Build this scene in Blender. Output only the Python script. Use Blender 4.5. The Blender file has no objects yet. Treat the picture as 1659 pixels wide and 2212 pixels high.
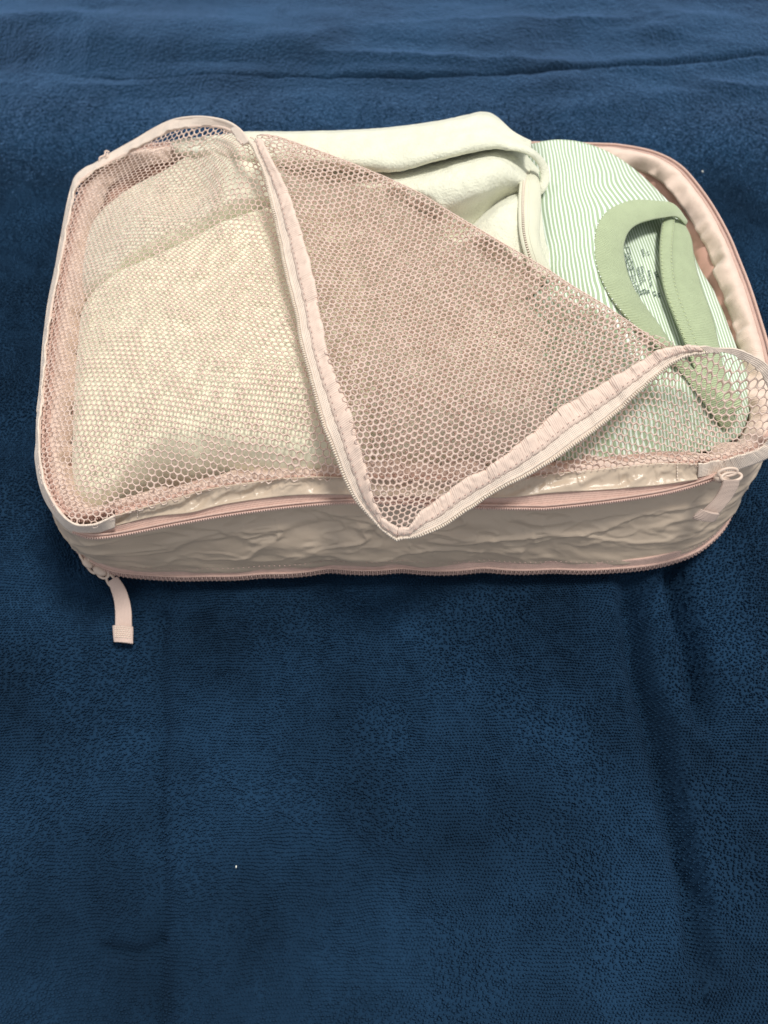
import bpy, math, random
import numpy as np
rng = np.random.default_rng(7)
random.seed(7)
S = bpy.context.scene
COL = S.collection
# ------------------------------------------------------------------ camera
PITCH = math.radians(64.0); CAMH = 0.40
cam = bpy.data.cameras.new("camera"); camo = bpy.data.objects.new("camera", cam); COL.objects.link(camo)
camo.location = (0, 0, CAMH); camo.rotation_euler = (math.pi/2 - PITCH, 0, 0)
cam.sensor_fit = 'VERTICAL'; cam.sensor_height = 36.0; cam.lens = 26.0
cam.clip_start = 0.01; cam.clip_end = 50
cam.dof.use_dof = True; cam.dof.focus_distance = 0.35; cam.dof.aperture_fstop = 9.0
S.camera = camo
# ------------------------------------------------------------------ light
w = bpy.data.worlds.new("World"); S.world = w; w.use_nodes = True
w.node_tree.nodes['Background'].inputs[0].default_value = (0.93, 0.96, 1.0, 1)
w.node_tree.nodes['Background'].inputs[1].default_value = 0.54
def lamp(name, loc, tgt, size, power, col):
    l = bpy.data.lights.new(name, 'AREA'); l.shape = 'DISK'; l.size = size; l.energy = power; l.color = col
    o = bpy.data.objects.new(name, l); COL.objects.link(o); o.location = loc
    import mathutils
    d = mathutils.Vector(tgt) - mathutils.Vector(loc)
    o.rotation_euler = d.to_track_quat('-Z', 'Y').to_euler()
lamp("ceiling_lamp", (0.42, 0.50, 1.85), (0, 0.3, 0), 0.45, 33, (1.0, 0.97, 0.90))
lamp("ceiling_lamp", (-1.0, 1.3, 1.5), (0, 0.25, 0), 0.4, 7, (1.0, 0.93, 0.84))
S.view_settings.view_transform = 'Standard'; S.view_settings.look = 'None'
S.view_settings.exposure = 0.0; S.view_settings.gamma = 1.0
# ------------------------------------------------------------------ maths
F = 26.0/36.0*2212.0; SP, CP = math.sin(PITCH), math.cos(PITCH)
def P(u, v, z):
    """point of the place at height z that the photograph shows at (u, v) (photo 1659 x 2212)"""
    u, v, z = np.asarray(u, float), np.asarray(v, float), np.asarray(z, float)
    a = (u-829.5)/F; b = (v-1106.0)/F
    t = (CAMH - z)/(SP + b*CP)
    return np.stack(np.broadcast_arrays(t*a, t*(CP - b*SP), z), -1)
def PX(p):
    dx, dy, dz = p[..., 0], p[..., 1], p[..., 2]-CAMH
    z = dy*CP - dz*SP
    return np.stack([829.5+F*dx/z, 1106.0 - F*(dy*SP+dz*CP)/z], -1)
def Pl(L): L = np.array(L, float); return P(L[:, 0], L[:, 1], L[:, 2])
def spline(p, n, closed=False, cent=True):
    """resample a polyline as a smooth curve with n points evenly spread by length"""
    p = np.asarray(p, float); m = len(p)
    if m == 2 and not closed:
        t = np.linspace(0, 1, n)[:, None]; return p[0]*(1-t)+p[1]*t
    if closed: q = np.vstack([p[-1], p, p[0], p[1]]); segs = m
    else: q = np.vstack([2*p[0]-p[1], p, 2*p[-1]-p[-2]]); segs = m-1
    k = 24; t = np.linspace(0, 1, k, endpoint=False)[:, None]; out = []
    for i in range(segs):
        a, b, c, d = q[i:i+4]
        out.append(0.5*((2*b)+(-a+c)*t+(2*a-5*b+4*c-d)*t*t+(-a+3*b-3*c+d)*t**3))
    out = np.vstack(out+[q[segs+1][None]])
    s = np.r_[0, np.cumsum(np.linalg.norm(np.diff(out, axis=0)[:, :3], axis=1))]
    tt = np.linspace(0, s[-1], n+1)[:-1] if closed else np.linspace(0, s[-1], n)
    return np.stack([np.interp(tt, s, out[:, j]) for j in range(p.shape[1])], 1)
def hsh(i, j, s):
    i = i.astype(np.int64); j = j.astype(np.int64)
    h = (i*374761393 + j*668265263 + s*974634777) & 0xffffffff
    h = ((h ^ (h >> 13))*1274126177) & 0xffffffff
    return ((h ^ (h >> 16)) & 0xffffff)/float(0xffffff)
def vn(x, y, s=0):
    x = np.asarray(x, float); y = np.asarray(y, float)
    i = np.floor(x); j = np.floor(y); fx = x-i; fy = y-j
    fx = fx*fx*fx*(fx*(fx*6-15)+10); fy = fy*fy*fy*(fy*(fy*6-15)+10)
    a = hsh(i, j, s); b = hsh(i+1, j, s); c = hsh(i, j+1, s); d = hsh(i+1, j+1, s)
    return (a*(1-fx)+b*fx)*(1-fy)+(c*(1-fx)+d*fx)*fy - 0.5
def fbm(x, y, s=0, o=4):
    r = 0; a = 1
    for k in range(o): r = r+a*vn(x*2**k+k*7.3, y*2**k-k*3.1, s+k*17); a *= .5
    return r
def crease(x, y, s=0): return (1-np.minimum(1, np.abs(fbm(x, y, s, 3))*6))**2
def ridge(x, y, s=0): return 1-np.minimum(1, np.abs(fbm(x, y, s, 3))*5)
def ss(x, a, b):
    t = np.clip((x-a)/(b-a), 0, 1); return t*t*(3-2*t)
class TPS:
    def __init__(s, pts, reg=1e-5):
        pts = np.asarray(pts, float); s.c = pts[:, :2]*10; n = len(pts)
        A = np.zeros((n+3, n+3)); A[:n, :n] = s.k(s.c[:, None]-s.c[None])+np.eye(n)*reg*50
        A[:n, n] = 1; A[:n, n+1:] = s.c; A[n, :n] = 1; A[n+1:, :n] = s.c.T
        s.w = np.linalg.solve(A, np.r_[pts[:, 2], 0, 0, 0])
    def k(s, d):
        r2 = (d**2).sum(-1)+1e-12; return .5*r2*np.log(r2)
    def __call__(s, x, y):
        x = np.asarray(x, float); y = np.asarray(y, float); sh = x.shape
        q = np.stack([x.ravel()*10, y.ravel()*10], -1); n = len(s.c); o = np.empty(len(q))
        for i in range(0, len(q), 40000):
            b = q[i:i+40000]
            o[i:i+40000] = s.k(b[:, None]-s.c[None])@s.w[:n]+s.w[n]+b@s.w[n+1:]
        return o.reshape(sh)
def inpoly(x, y, poly):
    poly = np.asarray(poly); r = np.zeros(np.shape(x), bool); n = len(poly); j = n-1
    for i in range(n):
        xi, yi = poly[i][:2]; xj, yj = poly[j][:2]
        c = ((yi > y) != (yj > y)) & (x < (xj-xi)*(y-yi)/(yj-yi+1e-15)+xi)
        r ^= c; j = i
    return r
def near(x, y, line):
    """distance to a polyline and the direction to its nearest point"""
    x = np.asarray(x, float); best = np.full(x.shape, 1e9); vx = np.zeros(x.shape); vy = np.zeros(x.shape)
    for a, b in zip(line[:-1], line[1:]):
        d = b[:2]-a[:2]; L = (d**2).sum()+1e-15
        t = np.clip(((x-a[0])*d[0]+(y-a[1])*d[1])/L, 0, 1)
        ex = a[0]+t*d[0]-x; ey = a[1]+t*d[1]-y; D = np.hypot(ex, ey); m = D < best
        best = np.where(m, D, best); vx = np.where(m, ex, vx); vy = np.where(m, ey, vy)
    return best, vx/(best+1e-12), vy/(best+1e-12)
# ------------------------------------------------------------------ mesh output
def mesh(name, V, Fq, mat, parent=None, uv=None, smooth=True, kind=None, label=None, mats=None):
    V = np.asarray(V, float).reshape(-1, 3); Fq = np.asarray(Fq, np.int64)
    me = bpy.data.meshes.new(name); n = Fq.shape[1]
    me.vertices.add(len(V)); me.vertices.foreach_set('co', V.ravel().astype(np.float32))
    me.loops.add(Fq.size); me.loops.foreach_set('vertex_index', Fq.ravel().astype(np.int32))
    me.polygons.add(len(Fq)); me.polygons.foreach_set('loop_start', (np.arange(len(Fq))*n).astype(np.int32))
    if smooth: me.polygons.foreach_set('use_smooth', np.ones(len(Fq), bool))
    me.materials.append(mat)
    if uv is not None:
        l = me.uv_layers.new(name='UVMap'); l.data.foreach_set('uv', np.asarray(uv, np.float32)[Fq.ravel()].ravel())
    me.update(); me.validate()
    o = bpy.data.objects.new(name, me); COL.objects.link(o)
    if parent: o.parent = parent
    if kind: o['kind'] = kind
    if label: o['label'] = label
    return o
def grid_faces(n, m, closed=False, off=0):
    i = np.arange(n if closed else n-1)[:, None]; j = np.arange(m-1)[None]
    a = i*m+j; b = ((i+1) % n)*m+j
    return np.stack([a, b, b+1, a+1], -1).reshape(-1, 4)+off
def gnormals(G, closed=False):
    if closed: du = np.roll(G, -1, 0)-np.roll(G, 1, 0)
    else: du = np.gradient(G, axis=0)
    dv = np.gradient(G, axis=1); n = np.cross(du, dv)
    return n/(np.linalg.norm(n, axis=-1, keepdims=True)+1e-12)
def sheet(name, G, mat, parent=None, th=0.0008, uv=None, closed=False, keep=None, **k):
    """a cloth sheet with thickness: G is (n, m, 3)"""
    n, m = G.shape[:2]; N = gnormals(G, closed)
    if uv is None:
        s = np.r_[0, np.cumsum(np.linalg.norm(np.diff(G, axis=0), axis=-1).mean(1))]
        t = np.concatenate([np.zeros((n, 1)), np.cumsum(np.linalg.norm(np.diff(G, axis=1), axis=-1), 1)], 1)
        uv = np.stack([np.repeat(s[:, None], m, 1), t], -1)
    f = grid_faces(n, m, closed)
    if keep is not None:
        c = G.reshape(-1, 3)[f].mean(1); f = f[keep(c)]
    V = np.concatenate([(G+N*th/2).reshape(-1, 3), (G-N*th/2).reshape(-1, 3)]); K = n*m
    FF = [f, f[:, ::-1]+K]
    e = np.concatenate([f[:, [0, 1]], f[:, [1, 2]], f[:, [2, 3]], f[:, [3, 0]]])
    key = e[:, 0]*(K+1)+e[:, 1]; rk = e[:, 1]*(K+1)+e[:, 0]
    b = e[~np.isin(key, rk)]
    FF.append(np.stack([b[:, 1], b[:, 0], b[:, 0]+K, b[:, 1]+K], -1))
    return mesh(name, V, np.concatenate(FF), mat, parent, uv=np.concatenate([uv.reshape(-1, 2)]*2), **k)
def loft(curves, n, m, px=True):
    C = np.stack([spline(Pl(c) if px else c, n) for c in curves], 1)
    return np.stack([spline(C[i], m) for i in range(n)])
def ribbon(e1, e2, n, m, bulge=0.0, px=True):
    a = spline(Pl(e1) if px else e1, n); b = spline(Pl(e2) if px else e2, n)
    t = np.linspace(0, 1, m)[None, :, None]
    G = a[:, None]*(1-t)+b[:, None]*t
    if bulge: G = G+gnormals(G)*bulge*(1-(2*t-1)**2)
    return G
def tube(path, r, mat, name, parent=None, sides=8, closed=False, flat=1.0, **k):
    p = np.asarray(path, float); n = len(p); r = np.broadcast_to(r, (n,))
    T = (np.roll(p, -1, 0)-np.roll(p, 1, 0)) if closed else np.gradient(p, axis=0)
    T /= np.linalg.norm(T, axis=1, keepdims=True)+1e-12
    up = np.array([0, 0, 1.0]); A = np.cross(T, up); bad = np.linalg.norm(A, axis=1) < .2
    A[bad] = np.cross(T[bad], [1.0, 0, 0]); A /= np.linalg.norm(A, axis=1, keepdims=True); B = np.cross(T, A)
    a = np.linspace(0, 2*math.pi, sides+1)[None, :, None]
    G = p[:, None]+(np.cos(a)*A[:, None]+np.sin(a)*B[:, None]*flat)*r[:, None, None]
    f = grid_faces(n, sides+1, closed)
    V = G.reshape(-1, 3)
    s = np.r_[0, np.cumsum(np.linalg.norm(np.diff(p, axis=0), axis=-1))]
    uv = np.stack([np.repeat(s[:, None], sides+1, 1), np.repeat(np.linspace(0, 1, sides+1)[None]*r.mean()*6.28, n, 0)], -1).reshape(-1, 2)
    if not closed:
        cap = []
        for q, fl in ((0, 0), (n-1, 1)):
            c = len(V); V = np.vstack([V, p[q]]); uv = np.vstack([uv, [0, 0]])
            for j in range(0, sides, 2): cap.append([c, q*(sides+1)+j, q*(sides+1)+j+1, q*(sides+1)+j+2])
        f = np.concatenate([f, np.array(cap)])
    return mesh(name, V, f, mat, parent, uv=uv, **k)
# small repeated solids joined into one part: teeth and stitches
def blob(sx, sy, sz, k=6):
    """a rounded pellet"""
    V = []; 
    for i, ph in enumerate((-1.1, -.45, .45, 1.1)):
        for j in range(k):
            a = 2*math.pi*j/k; V.append((math.cos(ph)*math.cos(a)*sx, math.cos(ph)*math.sin(a)*sy, math.sin(ph)*sz))
    V += [(0, 0, -sz), (0, 0, sz)]; Fc = []
    for i in range(3):
        for j in range(k): Fc.append((i*k+j, i*k+(j+1) % k, (i+1)*k+(j+1) % k, (i+1)*k+j))
    for j in range(0, k, 2):
        Fc.append((4*k, (j+2) % k, j+1, j)); Fc.append((4*k+1, 3*k+j, 3*k+j+1, 3*k+(j+2) % k))
    return np.array(V), np.array(Fc)
def frames(path, nrm=None):
    T = np.gradient(path, axis=0); T /= np.linalg.norm(T, axis=1, keepdims=True)+1e-12
    if nrm is None: nrm = np.tile([0, 0, 1.0], (len(path), 1))
    B = np.cross(T, nrm); B /= np.linalg.norm(B, axis=1, keepdims=True)+1e-12
    return T, B, np.cross(B, T)
def row(name, path, size, mat, parent, nrm=None, off=0.0, alt=0.0, **k):
    V0, F0 = blob(*size); T, B, N = frames(path, nrm)
    sgn = np.where(np.arange(len(path)) % 2, 1, -1)[:, None]*alt
    c = path+N*off+B*sgn
    V = c[:, None]+V0[None, :, 0:1]*T[:, None]+V0[None, :, 1:2]*B[:, None]+V0[None, :, 2:3]*N[:, None]
    f = (F0[None]+np.arange(len(path))[:, None, None]*len(V0)).reshape(-1, 4)
    return mesh(name, V.reshape(-1, 3), f, mat, parent, kind='stuff', **k)
def by_pitch(p, d):
    L = np.linalg.norm(np.diff(p, axis=0), axis=1).sum(); return spline(p, max(3, int(L/d)))
# ------------------------------------------------------------------ materials
def mat(name, col, rough=.8, sheen=0., sheen_t=None, bump=(), spec=.4, mottle=0., mscale=60., trans=0.):
    """bump = list of (kind, scale or (su, sv), strength); kinds: noise, voronoi (object space), rib_u, rib_v, weave (uv, metres)"""
    M = bpy.data.materials.new(name); M.use_nodes = True; nt = M.node_tree; nd = nt.nodes; lk = nt.links
    b = nd['Principled BSDF']; b.inputs['Roughness'].default_value = rough
    b.inputs['Specular IOR Level'].default_value = spec
    b.inputs['Sheen Weight'].default_value = sheen; b.inputs['Sheen Roughness'].default_value = .45
    if sheen_t: b.inputs['Sheen Tint'].default_value = (*sheen_t, 1)
    tc = nd.new('ShaderNodeTexCoord')
    mx = nd.new('ShaderNodeMix'); mx.data_type = 'RGBA'; mx.inputs[6].default_value = (*[c*(1-mottle) for c in col], 1)
    mx.inputs[7].default_value = (*[min(1, c*(1+mottle)) for c in col], 1)
    no = nd.new('ShaderNodeTexNoise'); no.inputs['Scale'].default_value = mscale; no.inputs['Detail'].default_value = 6
    lk.new(tc.outputs['Object'], no.inputs['Vector'])
    cr = nd.new('ShaderNodeMapRange'); cr.inputs[1].default_value = .35; cr.inputs[2].default_value = .65
    lk.new(no.outputs['Fac'], cr.inputs[0]); lk.new(cr.outputs[0], mx.inputs[0])
    lk.new(mx.outputs[2], b.inputs['Base Color'])
    prev = None
    for kind, sc, st in bump:
        if kind == 'noise':
            t = nd.new('ShaderNodeTexNoise'); t.inputs['Scale'].default_value = sc; t.inputs['Detail'].default_value = 4
            lk.new(tc.outputs['Object'], t.inputs['Vector']); h = t.outputs['Fac']
        elif kind == 'voronoi':
            t = nd.new('ShaderNodeTexVoronoi'); t.inputs['Scale'].default_value = sc
            lk.new(tc.outputs['Object'], t.inputs['Vector']); h = t.outputs['Distance']
        else:
            def wave(ax):
                t = nd.new('ShaderNodeTexWave'); t.bands_direction = ax; t.wave_profile = 'SIN'
                t.inputs['Scale'].default_value = sc/20*2*math.pi/1.0 if False else sc*0.314159; t.inputs['Distortion'].default_value = .6
                t.inputs['Detail Scale'].default_value = 2.; lk.new(tc.outputs['UV'], t.inputs['Vector']); return t.outputs['Fac']
            if kind == 'rib_u': h = wave('X')
            elif kind == 'rib_v': h = wave('Y')
            else:
                m = nd.new('ShaderNodeMath'); m.operation = 'MULTIPLY'; lk.new(wave('X'), m.inputs[0]); lk.new(wave('Y'), m.inputs[1]); h = m.outputs[0]
        bp = nd.new('ShaderNodeBump'); bp.inputs['Strength'].default_value = st; bp.inputs['Distance'].default_value = .0012 if name == 'navy_terry' else .0009 if 'fleece' in name or 'cream_knit' in name else .0004
        lk.new(h, bp.inputs['Height'])
        if prev: lk.new(prev, bp.inputs['Normal'])
        prev = bp.outputs['Normal']
    if prev: lk.new(prev, b.inputs['Normal'])
    if trans:
        tr = nd.new('ShaderNodeBsdfTranslucent'); lk.new(mx.outputs[2], tr.inputs['Color'])
        ms = nd.new('ShaderNodeMixShader'); ms.inputs[0].default_value = trans
        lk.new(b.outputs[0], ms.inputs[1]); lk.new(tr.outputs[0], ms.inputs[2])
        lk.new(ms.outputs[0], nd['Material Output'].inputs['Surface'])
    return M
def stripes(name, base, white, period, duty, **k):
    M = mat(name, base, **k); nt = M.node_tree; nd = nt.nodes; lk = nt.links
    uv = nd.new('ShaderNodeUVMap'); uv.uv_map = 'UVMap'
    sp = nd.new('ShaderNodeSeparateXYZ'); lk.new(uv.outputs[0], sp.inputs[0])
    d = nd.new('ShaderNodeMath'); d.operation = 'DIVIDE'; lk.new(sp.outputs[0], d.inputs[0]); d.inputs[1].default_value = period
    fr = nd.new('ShaderNodeMath'); fr.operation = 'PINGPONG'; lk.new(d.outputs[0], fr.inputs[0]); fr.inputs[1].default_value = .5
    mr = nd.new('ShaderNodeMapRange'); mr.inputs[1].default_value = duty*.5-.04; mr.inputs[2].default_value = duty*.5+.04
    lk.new(fr.outputs[0], mr.inputs[0])
    mx = nd.new('ShaderNodeMix'); mx.data_type = 'RGBA'; mx.inputs[6].default_value = (*white, 1); mx.inputs[7].default_value = (*base, 1)
    lk.new(mr.outputs[0], mx.inputs[0]); lk.new(mx.outputs[2], nd['Principled BSDF'].inputs['Base Color'])
    return M
PINK = (.64, .43, .36)
m_tape = mat('zipper_tape_fabric', PINK, .7, .25, bump=[('rib_u', 1500, .5), ('rib_v', 900, .25)], mottle=.05, mscale=300)
m_bind = mat('binding_fabric', (.74, .575, .485), .6, .25, bump=[('rib_u', 1100, .4), ('noise', 300, .5)], mottle=.05, mscale=200)
m_lidtape = mat('lid_tape_fabric', (.78, .65, .55), .6, .25, bump=[('weave', 1200, .7), ('noise', 300, .4)], mottle=.05, mscale=200)
m_teeth = mat('zipper_teeth_nylon', (.66, .46, .40), .35, 0, spec=.5)
m_pteeth = mat('pale_teeth_nylon', (.76, .66, .55), .35, 0, spec=.5)
m_slider = mat('painted_slider_metal', (.66, .52, .43), .4, 0, spec=.5)
m_nylon = mat('shiny_nylon', (.69, .555, .43), .25, .1, bump=[('weave', 1800, .12), ('noise', 90, .5)], spec=.6, mottle=.03, mscale=30, trans=.2)
m_lining = mat('pink_lining', (.62, .36, .29), .55, .2, bump=[('weave', 1800, .15), ('noise', 120, .6)], mottle=.05, trans=.15)
m_net = mat('net_thread', (.96, .81, .73), .42, .2, bump=[('noise', 1500, .5)], spec=.5, trans=.45)
m_fleece = mat('cream_fleece', (.73, .725, .585), .95, .6, bump=[('noise', 800, .7), ('noise', 260, .5), ('noise', 110, .5)], spec=.15, mottle=.06, mscale=90)
m_knit = mat('soft_cream_knit', (.80, .79, .62), .95, .4, bump=[('noise', 500, .35)], spec=.15, mottle=.06, mscale=90)
m_hem = mat('cream_hem_knit', (.72, .71, .56), .85, .3, bump=[('rib_v', 1600, .5), ('noise', 400, .4)], spec=.2, mottle=.03)
m_green = mat('green_rib_knit', (.46, .54, .33), .85, .3, bump=[('rib_u', 900, 1.0), ('noise', 900, .3)], spec=.2, mottle=.04, mscale=120)
m_stripe = stripes('striped_jersey', (.37, .47, .31), (.78, .85, .78), .00185, .40, rough=.85, sheen=.2, bump=[('noise', 700, .3)], spec=.2)
m_ink = mat('dark_ink', (.05, .09, .08), .8)
m_stitch = mat('stitch_thread', (.50, .33, .29), .6)
m_pstitch = mat('pale_stitch_thread', (.55, .62, .36), .7)
m_lint = mat('white_lint', (.8, .8, .75), .9)
def towel_mat():
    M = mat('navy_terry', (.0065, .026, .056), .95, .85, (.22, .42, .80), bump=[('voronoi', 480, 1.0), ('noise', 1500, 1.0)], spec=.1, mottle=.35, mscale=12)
    return M
m_towel = towel_mat()
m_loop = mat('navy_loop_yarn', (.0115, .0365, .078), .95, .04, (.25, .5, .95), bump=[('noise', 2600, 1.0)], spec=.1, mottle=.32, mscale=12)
# ------------------------------------------------------------------ towel
def build_towel():
    nx, ny = 460, 900
    t = np.linspace(0, 1, ny); y = np.interp(t, [0, .40, .50, .82, 1], [-.11, .34, .47, .60, .88]); wd = .235+.26*(y+.1)
    s = np.linspace(-1, 1, nx); X = s[None]*wd[:, None]; Y = np.repeat(y[:, None], nx, 1)
    Z = .0036*fbm(X*9, Y*9, 3, 3)+.0026*fbm(X*34, Y*12, 5, 3)+.0012*fbm(X*14, Y*42, 6, 3)
    px = PX(np.stack([X, Y, X*0], -1)); U, Vv = px[..., 0], px[..., 1]
    def line(L, n=60):
        q = np.array(L, float); return spline(np.c_[P(q[:, 0], q[:, 1], 0*q[:, 0])], n)
    def groove(L, depth, wd_, side=0, sh=0, swd=.02):
        l = line(L); d, vx, vy = near(X, Y, l); return -depth*np.exp(-(d/wd_)**2), d, vx, vy
    # tuck running across the top of the picture
    l = line([(-120, 150), (0, 160), (180, 170), (300, 172), (430, 163), (560, 164), (700, 166), (950, 167), (1080, 160), (1250, 152), (1450, 142), (1659, 128), (1850, 115)])
    d, vx, vy = near(X, Y, l); beyond = vy < 0   # the nearest point lies nearer the camera
    yl = np.interp(X[0]*0, [0], [0]) if False else None
    lf = ss(-X, -.05, .22)
    Z += -.016*np.exp(-(d/.0028)**2)+np.where(beyond, -.0020*np.exp(-(d/.006)**2)-.008*lf*np.exp(-(d/.030)**2)+.010*lf*np.exp(-((d-.055)/.030)**2), .002*np.exp(-(d/.012)**2))
    for (u, v, su, sv, h) in ((1100, 92, .075, .016, .013), (1430, 95, .06, .012, .009), (560, 125, .06, .012, .007), (1190, 205, .05, .013, .008), (1480, 225, .06, .010, .008), (130, 82, .06, .010, .008), (1260, 260, .03, .012, .005), (80, 250, .05, .02, .006), (1600, 560, .05, .012, .008)):
        q = P(u, v-22, 0); Z += .45*h*np.exp(-((X-q[0])/su)**2-((Y-q[1]-.12*(X-q[0]))/sv)**2)
    # soft swells in the upper part
    Z += ss(Y, .42, .6)*(.006*fbm(X*4, Y*13, 11, 3)+.004*ridge(X*3+.3, Y*11, 13))
    # folds that come towards the camera on the right
    g, d, vx, vy = groove([(1455, 1180), (1462, 1250), (1466, 1290), (1482, 1350), (1502, 1420), (1514, 1490), (1525, 1560)], .0200, .0075)
    Z += g*ss(Vv, 1150, 1250)*(1-ss(Vv, 1480, 1640))
    Z += .006*np.exp(-((d-.010)/.007)**2)*(vx > 0)*ss(Vv, 1150, 1300)*(1-ss(Vv, 1500, 1900))
    g, d, vx, vy = groove([(1358, 1240), (1365, 1330), (1375, 1420), (1400, 1520), (1425, 1620), (1450, 1730), (1478, 1840), (1500, 1950), (1510, 2080)], .0150, .0065)
    Z += g*ss(Vv, 1200, 1300)*(1-.6*ss(Vv, 1900, 2150)) + .0040*np.exp(-((d-.010)/.006)**2)*(vx < 0)*ss(Vv, 1250, 1400)
    g, *_ = groove([(1470, 1860), (1520, 1940), (1560, 2000), (1610, 2050), (1700, 2100)], .0022, .003); Z += g
    g, *_ = groove([(1490, 1740), (1550, 1850), (1620, 1890)], .0012, .006); Z += g
    g, *_ = groove([(1095, 1180), (1230, 1290), (1380, 1300), (1500, 1320)], .0012, .006); Z += g
    g, *_ = groove([(345, 1330), (342, 1450), (350, 1560), (335, 1720), (350, 1900), (344, 2040), (340, 2230)], .0050, .005); Z += g
    g, *_ = groove([(230, 2050), (300, 2060), (345, 2035)], .0045, .003); Z += g
    g, *_ = groove([(-50, 1290), (60, 1275), (170, 1290), (260, 1330), (420, 1340)], .0040, .007); Z += g
    g, *_ = groove([(60, 1180), (110, 1250), (180, 1330)], .0035, .007); Z += g
    g, *_ = groove([(900, 1270), (960, 1310), (1010, 1350), (930, 1440), (760, 1600)], .0012, .012); Z += g
    # lie flat under the bag
    inb = ss(.20-np.hypot(X/1.0, (Y-.285)*1.35), -.03, .02)
    Z = Z*(1-inb)+(-.001)*inb
    Z -= Z.max()*0
    # terry loops
    wx = X+.0012*fbm(X*90, Y*90, 21, 2); wy = Y+.0012*fbm(X*90+9, Y*90, 22, 2)
    p = .00150; gx = wx/p; gy = wy/(p*.92); gi = np.floor(gx); gj = np.floor(gy); f1 = np.full(X.shape, 9.)
    for a in (-1, 0, 1):
        for b in (-1, 0, 1):
            cx = gi+a+.5+.75*(hsh(gi+a, gj+b, 31)-.5); cy = gj+b+.5+.6*(hsh(gi+a, gj+b, 32)-.5)
            f1 = np.minimum(f1, np.hypot((gx-cx)*.85, (gy-cy)*1.1))
    loose = ss(fbm(X*22, Y*22, 41, 3), -.35, .35)
    far = 1-.35*ss(Y, .42, .5)
    Z += (.0016*(.30+.70*loose))*ss(Y,.16,.40)*(1-np.minimum(1, f1)**1.5)*far + .00045*fbm(X*260, Y*260, 43, 2)*loose
    G = np.stack([X, Y, Z], -1).transpose(1, 0, 2)
    uv = G[..., :2].reshape(-1, 2)
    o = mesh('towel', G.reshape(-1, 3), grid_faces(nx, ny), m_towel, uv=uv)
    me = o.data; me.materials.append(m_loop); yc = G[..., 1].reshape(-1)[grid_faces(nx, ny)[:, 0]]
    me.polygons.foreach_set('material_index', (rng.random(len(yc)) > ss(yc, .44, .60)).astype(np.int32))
    o['label'] = 'navy blue terry towel spread out under the pink packing cube'; o['category'] = 'towel'
    return X, Y, Z, o
TX, TY, TZ, towel = build_towel()
def towel_z(x, y):
    i = np.interp(y, TY[:, 0], np.arange(TY.shape[0])); w_ = .235+.26*(y+.1); j = (x/w_+1)/2*(TX.shape[1]-1)
    i = np.clip(i, 0, TY.shape[0]-2); j = np.clip(j, 0, TX.shape[1]-2)
    a = i.astype(int); b = j.astype(int); fi = i-a; fj = j-b
    return (TZ[a, b]*(1-fi)+TZ[a+1, b]*fi)*(1-fj)+(TZ[a, b+1]*(1-fi)+TZ[a+1, b+1]*fi)*fj
def terry():
    px_, py_ = .00160, .00148
    x, y = np.meshgrid(np.arange(-.36, .36, px_), np.arange(-.085, .60, py_)); x = x+(px_/2)*(np.arange(x.shape[0]) % 2)[:, None]
    x = x.ravel(); y = y.ravel(); p = PX(np.stack([x, y, 0*x], -1))
    k = (rng.random(len(x)) > ss(y, .44, .60)) & (p[:, 0] > -70) & (p[:, 0] < 1730) & (p[:, 1] < 2270) & ~inpoly(x, y, P(np.array([175, 560, 1500, 1590, 1560, 1430, 1100, 300, 190, 160]), np.array([1180, 1230, 1170, 900, 600, 420, 420, 420, 600, 900]), 0.))
    x, y = x[k], y[k]
    warp = .0022; x = x+warp*fbm(x*45, y*45, 401, 3); y = y+warp*fbm(x*45+7, y*45, 402, 3)
    mess = ss(fbm(x*30, y*30, 403, 3), -.10, .45)                       # ruffled patches of the pile
    n = len(x); x = x+(.00012+.00042*mess)*rng.standard_normal(n); y = y+(.00010+.00034*mess)*rng.standard_normal(n)
    lean = fbm(x*26, y*26, 404, 2)*6+fbm(x*160, y*160, 405, 2)*3+rng.standard_normal(n)*(.25+.9*mess)
    h = (.00120+.00085*rng.random(n)+.00035*mess)*(1-.55*ss(y, .28, .5))
    L = .00064*(1+.20*rng.standard_normal(n)); W_ = .00042*(1+.15*rng.standard_normal(n))
    rot = .35*np.sin(lean)+.2*rng.standard_normal(n)+.6*mess*rng.standard_normal(n)
    K = 6; a = np.arange(K)*2*math.pi/K
    def ring(sc, z, mv):
        lx = np.cos(a)[None]*L[:, None]*sc; ly = np.sin(a)[None]*W_[:, None]*sc
        return np.stack([x[:, None]+lx*np.cos(rot)[:, None]-ly*np.sin(rot)[:, None]+mv*np.sin(lean)[:, None]*.0004,
                         y[:, None]+lx*np.sin(rot)[:, None]+ly*np.cos(rot)[:, None]-mv*np.cos(lean)[:, None]*.0003+0*lx,
                         z+0*lx], -1)
    zb = towel_z(x, y)[:, None]
    V = np.concatenate([ring(.75, zb-.0003, 0), ring(1.0, zb+h[:, None]*.55, .7), ring(.45, zb+h[:, None], 1.2)], 1)
    t = np.arange(K); t2 = (t+1) % K
    f = np.concatenate([np.stack([t, t2, K+t2, K+t], -1), np.stack([K+t, K+t2, 2*K+t2, 2*K+t], -1), [[12, 13, 14, 15], [12, 15, 16, 17]]])
    f = (f[None]+np.arange(n)[:, None, None]*18).reshape(-1, 4); print('loops', n)
    mesh('terry_loops', V.reshape(-1, 3), f, m_loop, towel, kind='stuff')
terry()
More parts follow.
